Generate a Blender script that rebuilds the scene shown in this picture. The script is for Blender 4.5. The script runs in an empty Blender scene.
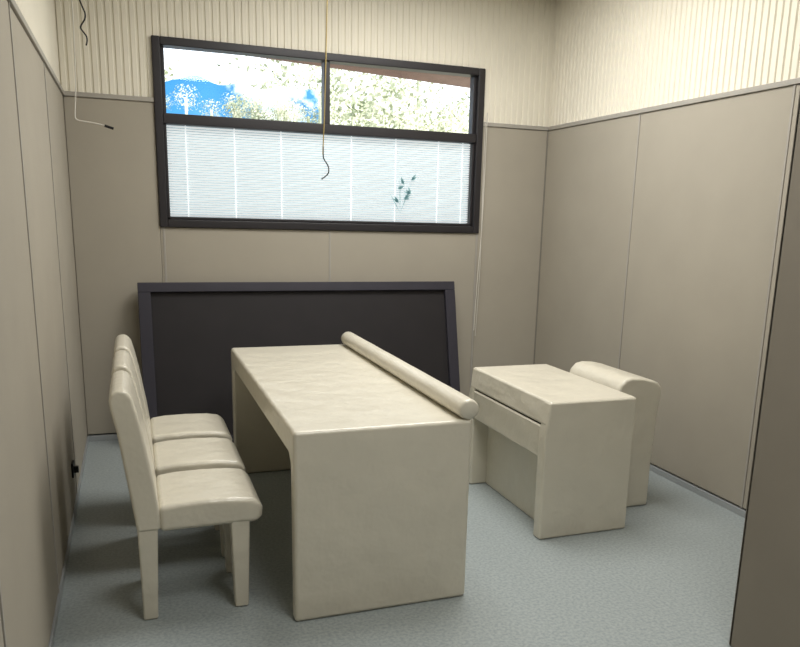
import bpy, bmesh, math, random
from mathutils import Vector, Matrix, noise
random.seed(4)
S=bpy.context.scene
S.view_settings.view_transform='Standard'
S.view_settings.look='None'
S.view_settings.exposure=0.0

# ------------------------------------------------------------------ materials
def lin(c):
    return tuple(((v/255)/12.92 if v/255<=.04045 else ((v/255+.055)/1.055)**2.4) for v in c)+(1,)
def mat(name,rgb,rough=.6,spec=.3,var=.0,vscale=6,bump=0,bscale=300,bump2=0,b2scale=6,metal=0,rgb2=None,d2=.01):
    m=bpy.data.materials.new(name);m.use_nodes=True
    nt=m.node_tree;b=nt.nodes['Principled BSDF']
    b.inputs['Roughness'].default_value=rough
    b.inputs['Specular IOR Level'].default_value=spec
    b.inputs['Metallic'].default_value=metal
    tc=nt.nodes.new('ShaderNodeTexCoord')
    n=nt.nodes.new('ShaderNodeTexNoise');n.inputs['Scale'].default_value=vscale;n.inputs['Detail'].default_value=6
    nt.links.new(tc.outputs['Object'],n.inputs['Vector'])
    r=nt.nodes.new('ShaderNodeValToRGB')
    c=lin(rgb)
    c2=lin(rgb2) if rgb2 else tuple(max(0,x*(1-var)) for x in c[:3])+(1,)
    r.color_ramp.elements[0].position=.35;r.color_ramp.elements[1].position=.65
    r.color_ramp.elements[0].color=c2;r.color_ramp.elements[1].color=c
    nt.links.new(n.outputs['Fac'],r.inputs['Fac']);nt.links.new(r.outputs['Color'],b.inputs['Base Color'])
    prev=None
    for st,sc,dist in ((bump,bscale,.001),(bump2,b2scale,d2)):
        if st:
            nn=nt.nodes.new('ShaderNodeTexNoise');nn.inputs['Scale'].default_value=sc;nn.inputs['Detail'].default_value=3
            nt.links.new(tc.outputs['Object'],nn.inputs['Vector'])
            bp=nt.nodes.new('ShaderNodeBump');bp.inputs['Strength'].default_value=st;bp.inputs['Distance'].default_value=dist
            nt.links.new(nn.outputs['Fac'],bp.inputs['Height'])
            if prev: nt.links.new(prev.outputs['Normal'],bp.inputs['Normal'])
            prev=bp
    if prev: nt.links.new(prev.outputs['Normal'],b.inputs['Normal'])
    return m
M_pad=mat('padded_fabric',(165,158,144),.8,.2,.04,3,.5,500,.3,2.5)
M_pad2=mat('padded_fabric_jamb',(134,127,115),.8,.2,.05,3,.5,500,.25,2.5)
M_trim=mat('panel_trim',(163,158,149),.5,.3,.05)
M_trimd=mat('panel_joint',(130,125,115),.6,.3,.05)
M_rib=mat('ribbed_acoustic_board',(230,224,208),.7,.2,.04,2)
M_wall=mat('plaster',(150,146,136),.9,.1,.05)
M_ceil=mat('ceiling_paint',(215,213,205),.9,.1,.03)
M_floor=mat('vinyl_floor',(163,170,169),.34,.42,0,70,.1,60,rgb2=(140,148,149))
M_lea=mat('cream_leatherette',(209,203,186),.29,.55,.04,4,.35,200,.55,7,d2=.022)
M_dark=mat('dark_frame',(40,37,39),.45,.4,.1)
M_board=mat('dark_board',(52,50,58),.55,.3,.1)
M_boardin=mat('dark_board_inner',(40,37,38),.6,.25,.1)
M_black=mat('black_plastic',(20,20,20),.4,.4)
M_wire=mat('wire_yellow',(170,150,95),.5,.3)
M_wirew=mat('wire_white',(205,200,190),.5,.3)
M_gap=mat('shadow_gap',(60,56,50),.9,.05)
M_metal=mat('aluminium_strip',(165,168,168),.4,.5,metal=.2)
M_soil=mat('hillside_soil',(222,220,200),.9,.1,.4,1.4,rgb2=(160,165,140))
M_leaf=mat('foliage',(234,235,212),.8,.1,.5,2.5,rgb2=(135,145,118))
M_tarp=mat('blue_tarp',(225,232,235),.5,.3,.3,1.3,rgb2=(40,115,165))
M_tarp.node_tree.nodes['Color Ramp'].color_ramp.elements[0].position=.50
M_tarp.node_tree.nodes['Color Ramp'].color_ramp.elements[1].position=.58
M_eave=mat('eave_brown',(150,120,108),.8,.2,.2)
M_ground=mat('outside_ground',(170,165,150),.9,.1,.2)

def emis(name,rgb,s):
    m=bpy.data.materials.new(name);m.use_nodes=True;b=m.node_tree.nodes['Principled BSDF']
    b.inputs['Base Color'].default_value=lin(rgb);b.inputs['Emission Color'].default_value=lin(rgb);b.inputs['Emission Strength'].default_value=s
    b.inputs['Roughness'].default_value=.6
    return m
M_blind=emis('glowing_blind_slat',(212,218,220),.76)  # daylight through the slats put in as emission; it also lights the room
M_blindback=emis('glowing_blind_gap',(170,182,186),.46)  # dimmer glow of the gaps between slats, emitted by a sheet behind them
M_cord=emis('glowing_blind_cord',(228,233,234),.75)  # emission keeps the cords pale where they would render dark
M_leafsil=emis('plant_silhouette',(120,155,158),.35)  # shade of an outdoor plant put into a grey, faintly glowing colour
def glassm():
    m=bpy.data.materials.new('window_glass');m.use_nodes=True;nt=m.node_tree;nt.nodes.clear()
    o=nt.nodes.new('ShaderNodeOutputMaterial');t=nt.nodes.new('ShaderNodeBsdfTransparent');g=nt.nodes.new('ShaderNodeBsdfGlossy');g.inputs['Roughness'].default_value=.03
    mx=nt.nodes.new('ShaderNodeMixShader');mx.inputs[0].default_value=.04
    nt.links.new(t.outputs[0],mx.inputs[1]);nt.links.new(g.outputs[0],mx.inputs[2]);nt.links.new(mx.outputs[0],o.inputs[0])
    return m
M_glass=glassm()

# ------------------------------------------------------------------ helpers
def link(o,parent=None):
    S.collection.objects.link(o)
    if parent: o.parent=parent
    return o
def empty(name):
    e=bpy.data.objects.new(name,None);e.empty_display_size=.1;S.collection.objects.link(e);return e
def meshobj(name,verts,faces,m,parent=None,smooth=False):
    me=bpy.data.meshes.new(name);me.from_pydata([tuple(v) for v in verts],[],faces);me.update()
    bm=bmesh.new();bm.from_mesh(me);bmesh.ops.recalc_face_normals(bm,faces=bm.faces);bm.to_mesh(me);bm.free()
    me.materials.append(m)
    if smooth:
        for p in me.polygons:p.use_smooth=True
    return link(bpy.data.objects.new(name,me),parent)
BF=[(0,1,2,3),(4,7,6,5),(0,4,5,1),(1,5,6,2),(2,6,7,3),(3,7,4,0)]
def bv(x0,x1,y0,y1,z0,z1):
    return [(x0,y0,z0),(x1,y0,z0),(x1,y1,z0),(x0,y1,z0),(x0,y0,z1),(x1,y0,z1),(x1,y1,z1),(x0,y1,z1)]
def boxes(name,bs,m,parent=None,bev=0,seg=3):
    V=[];F=[]
    for b in bs:
        k=len(V);V+=bv(*b);F+=[tuple(i+k for i in f) for f in BF]
    o=meshobj(name,V,F,m,parent)
    if bev: bevel(o,bev,seg)
    return o
def bevel(o,w,seg=3,ang=30):
    md=o.modifiers.new('bevel','BEVEL');md.width=w;md.segments=seg;md.limit_method='ANGLE';md.angle_limit=math.radians(ang)
    for p in o.data.polygons:p.use_smooth=True
    wn=o.modifiers.new('wn','WEIGHTED_NORMAL');wn.keep_sharp=False
def prof(name,pts,a0,a1,m,parent=None,bev=.015,seg=3,axis='y',ang=35):
    """closed outline extruded along y (pts are x,z) or along x (pts are y,z)"""
    n=len(pts);V=[];F=[]
    for a in (a0,a1):
        for p in pts: V.append((p[0],a,p[1]) if axis=='y' else (a,p[0],p[1]))
    F.append(tuple(range(n)));F.append(tuple(range(n,2*n))[::-1])
    for i in range(n):
        b=(i+1)%n;F.append((i,b,b+n,i+n))
    o=meshobj(name,V,F,m,parent)
    if bev: bevel(o,bev,seg,ang)
    return o
def tube(name,pts,r,m,parent=None):
    c=bpy.data.curves.new(name,'CURVE');c.dimensions='3D';c.bevel_depth=r;c.bevel_resolution=2
    s=c.splines.new('NURBS');s.points.add(len(pts)-1);s.use_endpoint_u=True;s.order_u=3
    for p,q in zip(s.points,pts):p.co=(*q,1)
    o=bpy.data.objects.new(name,c);S.collection.objects.link(o)
    dg=bpy.context.evaluated_depsgraph_get();me=bpy.data.meshes.new_from_object(o.evaluated_get(dg))
    bpy.data.objects.remove(o)
    me.materials.clear();me.materials.append(m)
    for p in me.polygons:p.use_smooth=True
    return link(bpy.data.objects.new(name,me),parent)

# ------------------------------------------------------------------ room
W=3.675;HW=2.40;CZ=3.45;YN=-7.2;YP=-3.73;YQ=-4.5
WX0,WX1,WZ0,WZ1=.575,3.075,1.555,2.83
floor=boxes('floor',[(-.2,W+.2,YN-.1,.2,-.1,0)],M_floor)
ceiling=boxes('ceiling',[(-.2,W+.2,YN-.1,.2,CZ,CZ+.1)],M_ceil)
wb=boxes('wall_back',[(-.2,WX0,.04,.2,0,CZ),(WX1,W+.2,.04,.2,0,CZ),(WX0,WX1,.04,.2,0,WZ0),(WX0,WX1,.04,.2,WZ1,CZ)],M_wall)
wl=boxes('wall_left',[(-.2,-.04,YN,.04,0,CZ)],M_wall)
wr=boxes('wall_right',[(W+.04,W+.2,YN,.04,0,CZ)],M_wall)
wn=boxes('wall_rear',[(-.2,W+.2,YN-.1,YN,0,CZ)],M_wall)
wp=boxes('wall_partition',[(2.60,W+.04,YQ+.02,YP-.02,0,CZ)],M_wall)
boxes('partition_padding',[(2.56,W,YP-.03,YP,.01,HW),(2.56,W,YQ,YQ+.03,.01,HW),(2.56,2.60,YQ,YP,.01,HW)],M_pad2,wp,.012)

g=.004
back_seams=[0,.60,1.82,3.065,W]
boxes('back_padding',[(0,WX0,0,.04,.05,HW),(WX0,.60-g,0,.04,.05,WZ0),(.60+g,1.82-g,0,.04,.05,WZ0),(1.82+g,3.065-g,0,.04,.05,WZ0),(WX1,W,0,.04,.05,HW)],M_pad,wb,.006)
boxes('back_padding_joints',[(x-.008,x+.008,-.004,.04,.05,(WZ0 if x<3 else HW)) for x in back_seams[1:-1]],M_trim,wb,.002,2)
def side_pads(name,x0,x1,seams,wall,xf):
    boxes(name,[(x0,x1,b+g,a-g,.05,HW) for a,b in zip(seams[:-1],seams[1:])],M_pad,wall,.006)
    s_=.004 if xf<1 else -.004
    boxes(name+'_joints',[(min(xf,xf+s_),max(xf,xf+s_),s-.007,s+.007,.05,HW) for s in seams[1:-1]],M_trim,wall)
    boxes(name+'_gaps',[(xf-.012 if xf<1 else xf+.004,xf-.004 if xf<1 else xf+.012,seams[-1],0 if seams[0]==0 else seams[0],.05,HW-.01)],M_trimd,wall)
side_pads('left_padding',-.04,0,[0,-1.27,-2.54,-3.81,-5.08,YN+.01],wl,0)
side_pads('right_padding',W,W+.04,[0,-1.26,-2.59,YP],wr,W)
side_pads('right_entry_padding',W,W+.04,[YQ,-5.7,YN+.01],wr,W)
boxes('trim_1',[(0,WX0,-.012,.04,HW,HW+.03),(WX1,W,-.012,.04,HW,HW+.03)],M_trim,None,.003,2)
boxes('trim_2',[(-.04,.012,YN,-.012,HW,HW+.03)],M_trim,None,.003,2)
boxes('trim_3',[(W-.012,W+.04,YP,-.012,HW,HW+.03)],M_trim,None,.003,2)
boxes('trim_4',[(W-.010,W,-.010,0,.05,HW)],M_trimd,None,.002,2)
boxes('baseboard_back',[(0,W,-.006,.04,0,.04)],M_metal,None,.002,2)
boxes('baseboard_left',[(-.04,.006,YN,-.006,0,.04)],M_metal,None,.002,2)
boxes('baseboard_right',[(W-.006,W+.04,YP,-.006,0,.04)],M_metal,None,.002,2)

def ribs(name,length,z0,z1,fn,wall,pitch=.050):
    V=[];F=[];n=int(length/pitch);pr=[]
    for i in range(n+1):
        s=i*pitch
        for ds,d in ((0,0),(.22,0),(.32,.009),(.88,.009),(.98,0)):
            if s+ds*pitch<=length: pr.append((s+ds*pitch,d))
    pr.append((length,0))
    for s,d in pr:
        for z in (z0,z1): V.append(fn(s,d,z))
    for i in range(len(pr)-1): F.append((2*i,2*i+2,2*i+3,2*i+1))
    return meshobj(name,V,F,M_rib,wall)
zc=HW+.03
ribs('back_ribs_left',WX0+.02,zc,CZ,lambda s,d,z:(-.02+s,.02-d,z),wb)
ribs('back_ribs_right',W-WX1+.02,zc,CZ,lambda s,d,z:(WX1+s,.02-d,z),wb)
ribs('back_ribs_top',WX1-WX0,WZ1-.02,CZ,lambda s,d,z:(WX0+s,.02-d,z),wb)
ribs('left_ribs',-YN+.02,zc,CZ,lambda s,d,z:(-.02+d,.02-s,z),wl)
ribs('right_ribs',-YP+.02,zc,CZ,lambda s,d,z:(W+.02-d,.02-s,z),wr)

# ------------------------------------------------------------------ window
win=empty('window_1')
f=.055;yo=-.02;yi=.10
tz0,tz1=2.265,2.335;mx=1.80
boxes('window_frame',[(WX0,WX0+f,yo,yi,WZ0,WZ1),(WX1-f,WX1,yo,yi,WZ0,WZ1),(WX0+f,WX1-f,yo,yi,WZ0,WZ0+f),(WX0+f,WX1-f,yo,yi,WZ1-f,WZ1),(WX0+f,WX1-f,yo+.01,yi,tz0,tz1)],M_dark,win,.006,2)
boxes('window_sash',[(mx-.022,mx+.022,.0,yi,tz1,WZ1-f),
 (WX0+f,WX0+f+.025,.02,yi,tz1,WZ1-f),(WX1-f-.025,WX1-f,.02,yi,tz1,WZ1-f),
 (WX0+f,WX0+f+.02,.01,yi,WZ0+f,tz0),(WX1-f-.02,WX1-f,.01,yi,WZ0+f,tz0),(WX0+f,WX1-f,.01,yi,WZ0+f,WZ0+f+.02)],M_dark,win,.004,2)
boxes('upper_glass',[(WX0+f,mx,.06,.064,tz1,WZ1-f),(mx,WX1-f,.06,.064,tz1,WZ1-f)],M_glass,win)
boxes('lower_glass',[(WX0+f,WX1-f,.03,.034,WZ0+f,tz0)],M_glass,win)
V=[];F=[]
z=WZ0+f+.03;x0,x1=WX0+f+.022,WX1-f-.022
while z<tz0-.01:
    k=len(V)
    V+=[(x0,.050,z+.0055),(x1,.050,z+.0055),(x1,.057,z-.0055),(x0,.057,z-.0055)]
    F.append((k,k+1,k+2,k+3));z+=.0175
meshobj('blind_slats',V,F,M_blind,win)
boxes('blind_gap_glow',[(x0,x1,.075,.08,WZ0+f,tz0)],M_blindback,win)
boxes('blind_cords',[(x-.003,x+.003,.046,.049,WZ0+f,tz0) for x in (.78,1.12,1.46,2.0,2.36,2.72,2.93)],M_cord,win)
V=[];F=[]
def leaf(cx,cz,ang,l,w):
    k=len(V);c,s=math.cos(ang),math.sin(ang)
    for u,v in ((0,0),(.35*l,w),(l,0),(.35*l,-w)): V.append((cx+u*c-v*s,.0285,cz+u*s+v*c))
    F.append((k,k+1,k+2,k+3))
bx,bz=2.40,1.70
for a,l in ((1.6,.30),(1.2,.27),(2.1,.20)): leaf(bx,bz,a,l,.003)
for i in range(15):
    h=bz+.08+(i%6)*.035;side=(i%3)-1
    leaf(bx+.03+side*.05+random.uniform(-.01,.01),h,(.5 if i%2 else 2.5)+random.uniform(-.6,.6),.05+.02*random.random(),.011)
meshobj('leaf_silhouette',V,F,M_leafsil,win)  # flat stand-in for an outdoor plant's silhouette showing through the blinds

# ------------------------------------------------------------------ outside
out=boxes('outside_ground',[(-30,40,.6,30,-.3,-.2)],M_ground)
V=[];F=[];nx,ny=60,24
for j in range(ny+1):
    for i in range(nx+1):
        x=-14+36*i/nx;y=9+12*j/ny
        zz=-.2+5.4*(j/ny)**.7+noise.noise(Vector((x*.35,y*.4,0)))*.7+noise.noise(Vector((x*1.4,y*1.4,3)))*.25
        V.append((x,y,zz))
for j in range(ny):
    for i in range(nx):
        a=j*(nx+1)+i;F.append((a,a+1,a+nx+2,a+nx+1))
hill=meshobj('hillside',V,F,M_soil,None,True)
def trees():
    V=[];F=[]
    for i in range(108):
        random.seed(i*7+1)
        x=random.uniform(-5,15);y=random.uniform(8.8,13.5);s=random.uniform(.5,.95)
        top=3.15+(y-9)*.2+random.uniform(-.9,.75)+(.35 if x>3.4 else -.1)
        if x<1.6: top-=.35
        z=top
        if i>=84:   # low whitish shrubs in front of the tarp
            y=random.uniform(6.9,7.3);x=random.choice([random.uniform(2.0,3.4),random.uniform(.6,3.4)]);s=random.uniform(.16,.30);z=random.uniform(2.95,3.40)
        for q in range(420):
            d=Vector((random.gauss(0,1),random.gauss(0,1),random.gauss(0,1))).normalized()*random.uniform(.45,1)
            nrm=(d+Vector((random.uniform(-.6,.6),random.uniform(-.6,.6),random.uniform(-.6,.6)))).normalized()
            u=nrm.orthogonal().normalized();v=nrm.cross(u);ss=random.uniform(.035,.085);k=len(V)
            for p in (d-u*ss,d+v*ss*.6,d+u*ss,d-v*ss*.6): V.append((x+p.x*s,y+p.y*s,z+p.z*s*.9))
            F.append((k,k+1,k+2,k+3))
        k=len(V);V+=bv(x-.02,x+.02,y-.02,y+.02,-.2,z);F+=[tuple(q+k for q in ff) for ff in BF]
    meshobj('tree_row',V,F,M_leaf,hill)
trees()
V=[];F=[];nx,nz=60,12
for j in range(nz+1):
    for i in range(nx+1):
        x=-3+6.5*i/nx;zt=3.72+.22*noise.noise(Vector((x*1.7,1,0)))
        V.append((x,7.7+.2*noise.noise(Vector((x*1.5,j*.5,0))),-.2+(zt+.2)*j/nz))
for j in range(nz):
    for i in range(nx):
        a=j*(nx+1)+i;F.append((a,a+1,a+nx+2,a+nx+1))
meshobj('draped_tarp',V,F,M_tarp,hill,True)
V=[(.9,.5,3.02),(3.9,.5,2.88),(3.9,1.3,2.88),(.9,1.3,3.02),(.9,.5,3.12),(3.9,.5,3.12),(3.9,1.3,3.12),(.9,1.3,3.12)]
meshobj('roof_eave',V,BF,M_eave,wb)

# ------------------------------------------------------------------ long desk (one-piece padded bridge shape)
desk=empty('interview_desk')
X0,X1,Y0,Y1,H=.935,1.712,-3.015,-.97,.83
up=[(Y0,0),(Y0,H),(Y1,H),(Y1,0),(Y1-.085,0),(Y1-.085,H-.15),(Y1-.115,H-.12),(Y0+.115,H-.12),(Y0+.075,H-.15),(Y0+.065,0)]
prof('desk_body',up,X0,X1,M_lea,desk,.018,4,'x',40)
boxes('modesty_panel',[(X1-.10,X1-.05,Y0+.06,Y1-.06,0.0,H-.10)],M_lea,desk,.008,3)
V=[];F=[];n=20;R=.048
ya,yb=Y0+.0,Y1-.03
ys=[ya,ya+.006,ya+.02]+[ya+.02+(yb-ya-.04)*i/14 for i in range(1,14)]+[yb-.02,yb-.006,yb]
for j,y in enumerate(ys):
    rr=R*(.78 if j in(0,len(ys)-1) else .93 if j in(1,len(ys)-2) else 1+.01*math.sin(j*2.1))
    for i in range(n):
        a=2*math.pi*i/n;V.append((1.696+rr*math.cos(a),y,.874+rr*.95*math.sin(a)))
for j in range(len(ys)-1):
    for i in range(n):
        a=j*n+i;b=j*n+(i+1)%n;F.append((a,b,b+n,a+n))
F.append(tuple(range(n)));F.append(tuple(range(n*(len(ys)-1),n*len(ys))))
meshobj('padded_bolster',V,F,M_lea,desk,True)

# ------------------------------------------------------------------ small desk + seat
sd=empty('padded_interrogation_desk')
a0,a1,b0,b1,h=2.358,2.89,-2.56,-1.575,.757
sl=[(a0,h),(a1,h),(a1,0),(2.340,0),(2.338,.45),(2.336,.58),(2.346,.64)]
prof('side_panel_near',sl,b0,b0+.075,M_lea,sd,.014,4)
prof('side_panel_far',sl,b1-.075,b1,M_lea,sd,.014,4)
prof('desk_lid',[(a0+.002,h+.003),(a1-.003,h+.003),(a1-.003,.63),(2.342,.63),(2.348,.66)],b0+.004,b1-.004,M_lea,sd,.014,4)
boxes('desk_case',[(2.342,a1-.006,b0+.06,b1-.06,.445,.622)],M_lea,sd,.010,4)
boxes('lid_gap',[(2.354,a1-.02,b0+.05,b1-.05,.60,.65)],M_gap,sd)
boxes('modesty_panel',[(2.45,2.49,b0+.06,b1-.06,.0,.48)],M_lea,sd,.008,3)
st=empty('padded_seat')
pts=[(2.925,0),(2.925,.70),(2.94,.755),(2.975,.79),(3.02,.800),(3.09,.795),(3.16,.78),(3.205,.762),(3.228,.735),(3.232,.69),(3.215,.55),(3.205,.30),(3.205,0)]
prof('seat_back',[(x+.03,z) for x,z in pts],-2.29,-1.73,M_lea,st,.018,4)

# ------------------------------------------------------------------ chairs
def chair(yc):
    c=empty('dining_chair')
    w=.215
    bp=[(.335,.40),(.318,.54),(.300,.68),(.282,.82),(.264,.91),(.260,.95),(.270,.98),(.297,.993),(.325,.987),(.345,.96),(.360,.90),(.378,.81),(.395,.70),(.412,.59),(.425,.48),(.425,.40)]
    prof('backrest',bp,yc-w,yc+w,M_lea,c,.024,4)
    sp=[(.42,.39),(.42,.50),(.50,.510),(.62,.513),(.74,.508),(.80,.498),(.832,.478),(.842,.45),(.838,.415),(.82,.39)]
    prof('seat',sp,yc-w,yc+w,M_lea,c,.024,4)
    V=[];F=[]
    for lx,ly in ((.375,-w+.045),(.375,w-.045),(.745,-w+.045),(.745,w-.045)):
        k=len(V);t=.040;b=.029;sx=.0 if lx>.5 else -.005
        for z,r,dx in ((0,b,sx),(.41,t,0)):
            V+=[(lx+dx-r,yc+ly-r,z),(lx+dx+r,yc+ly-r,z),(lx+dx+r,yc+ly+r,z),(lx+dx-r,yc+ly+r,z)]
        F+=[tuple(i+k for i in f) for f in BF]
    o=meshobj('legs',V,F,M_lea,c);bevel(o,.01,3)
    return c
for yc in (-2.61,-2.085,-1.56): chair(yc)

# ------------------------------------------------------------------ leaning dark panel
fr=empty('leaning_dark_panel')
fx0,fx1,L,T=.40,2.825,1.19,.06
ang=math.asin(1.158/L);c,s=math.cos(ang),math.sin(ang)
base=Vector((0,-.07-L*c,0))
def lp(u,v,w): return (u, base.y+v*c - w*s, v*s + w*c)
def lbox(name,bl,m,bev=.004):
    V=[];F=[]
    for u0,u1,v0,v1,w0,w1 in bl:
        k=len(V);V+=[lp(*q) for q in bv(u0,u1,v0,v1,w0,w1)];F+=[tuple(i+k for i in f) for f in BF]
    o=meshobj(name,V,F,m,fr);bevel(o,bev,2);return o
rw=.085
lbox('panel_rim',[(fx0,fx1,L-rw*.8,L,0,T),(fx0,fx1,0,rw*.8,0,T),(fx0,fx0+rw,rw*.8,L-rw*.8,0,T),(fx1-rw,fx1,rw*.8,L-rw*.8,0,T)],M_board)
lbox('panel_board',[(fx0+.01,fx1-.01,.01,L-.01,0.0,.025)],M_boardin)

# ------------------------------------------------------------------ wires, outlet, cords
w1=empty('hanging_ceiling_wire')
tube('wire_main',[(1.375,-1.8,CZ),(1.37,-1.8,2.9),(1.36,-1.8,2.5),(1.352,-1.8,2.2),(1.345,-1.8,2.05),(1.342,-1.8,1.98)],.0032,M_wire,w1)
tube('wire_tail',[(1.345,-1.8,2.02),(1.342,-1.8,1.97),(1.352,-1.8,1.95),(1.372,-1.8,1.925),(1.376,-1.8,1.89),(1.355,-1.8,1.868),(1.335,-1.8,1.855)],.0032,M_black,w1)
w2=empty('hanging_loose_wire')
tube('wire_long',[(.10,-.6,CZ),(.125,-.6,2.9),(.12,-.6,2.65),(.115,-.6,2.4),(.095,-.6,2.22),(.10,-.6,2.19),(.17,-.6,2.185),(.24,-.6,2.175),(.30,-.6,2.16)],.004,M_wirew,w2)
tube('wire_hook',[(.13,-.6,CZ),(.14,-.6,2.95),(.17,-.6,2.85),(.20,-.6,2.78),(.155,-.6,2.72),(.17,-.6,2.70),(.20,-.6,2.66),(.185,-.6,2.62)],.0045,M_black,w2)
tube('wire_tip',[(.26,-.6,2.17),(.31,-.6,2.155)],.008,M_black,w2)
w3=empty('window_cord')
tube('cord_a',[(3.10,-.03,2.5),(3.10,-.03,1.6),(3.07,-.03,1.2),(3.06,-.03,.75)],.004,M_wirew,w3)
tube('cord_b',[(3.085,-.03,2.42),(3.09,-.03,1.6),(3.095,-.03,1.2),(3.075,-.03,.7)],.003,M_wirew,w3)
oe=empty('wall_outlet')
boxes('outlet_plate',[(0,.012,-1.50,-1.42,.22,.30)],M_black,oe,.003,2)
boxes('outlet_plug',[(.01,.035,-1.475,-1.445,.24,.275)],M_black,oe,.003,2)

# ------------------------------------------------------------------ lights
def area(name,loc,rot,sx,sy,e,col):
    l=bpy.data.lights.new(name,'AREA');l.shape='RECTANGLE';l.size=sx;l.size_y=sy;l.energy=e;l.color=col
    o=bpy.data.objects.new(name,l);o.location=loc;o.rotation_euler=rot;S.collection.objects.link(o);return o
def ceiling_light(x0,x1,y0,y1,e):
    lf=empty('ceiling_panel_light')
    boxes('light_housing',[(x0,x1,y0,y1,CZ-.05,CZ)],M_metal,lf,.004,2)
    o=area('light_panel',((x0+x1)/2,(y0+y1)/2,CZ-.055),(0,0,0),x1-x0-.04,y1-y0-.04,e,(1,.985,.955));o.parent=lf
ceiling_light(1.3,2.9,-2.7,-1.0,94)
ceiling_light(1.0,2.2,-5.4,-4.2,52)  # unseen lamp near the camera, added to brighten the desk fronts
sun=bpy.data.lights.new('sun','SUN');sun.energy=6;sun.angle=.05;sun.color=(1,.98,.94)
so=bpy.data.objects.new('sun',sun);so.rotation_euler=(math.radians(48),0,math.radians(-15));S.collection.objects.link(so)
wd=bpy.data.worlds.new('world');S.world=wd;wd.use_nodes=True;nt=wd.node_tree
bg=nt.nodes['Background'];bg.inputs[0].default_value=(.88,.94,1,1);bg.inputs[1].default_value=2.4

# ------------------------------------------------------------------ camera
y,p,r=.3598,.2234,.0269
fwd=Vector((math.sin(y)*math.cos(p),math.cos(y)*math.cos(p),-math.sin(p)))
rt=Vector((math.cos(y),-math.sin(y),0));up=rt.cross(fwd)
rt2=math.cos(r)*rt+math.sin(r)*up;up2=-math.sin(r)*rt+math.cos(r)*up
cd=bpy.data.cameras.new('camera');cd.sensor_fit='HORIZONTAL';cd.sensor_width=36;cd.lens=766.9*36/800
cd.shift_x=-19.98/800;cd.shift_y=67.83/800;cd.clip_start=.02
co=bpy.data.objects.new('camera',cd);S.collection.objects.link(co);S.camera=co
m=Matrix.Identity(4)
for i in range(3):
    m[i][0]=rt2[i];m[i][1]=up2[i];m[i][2]=-fwd[i]
m[0][3],m[1][3],m[2][3]=.3729,-5.9186,1.6737
co.matrix_world=m
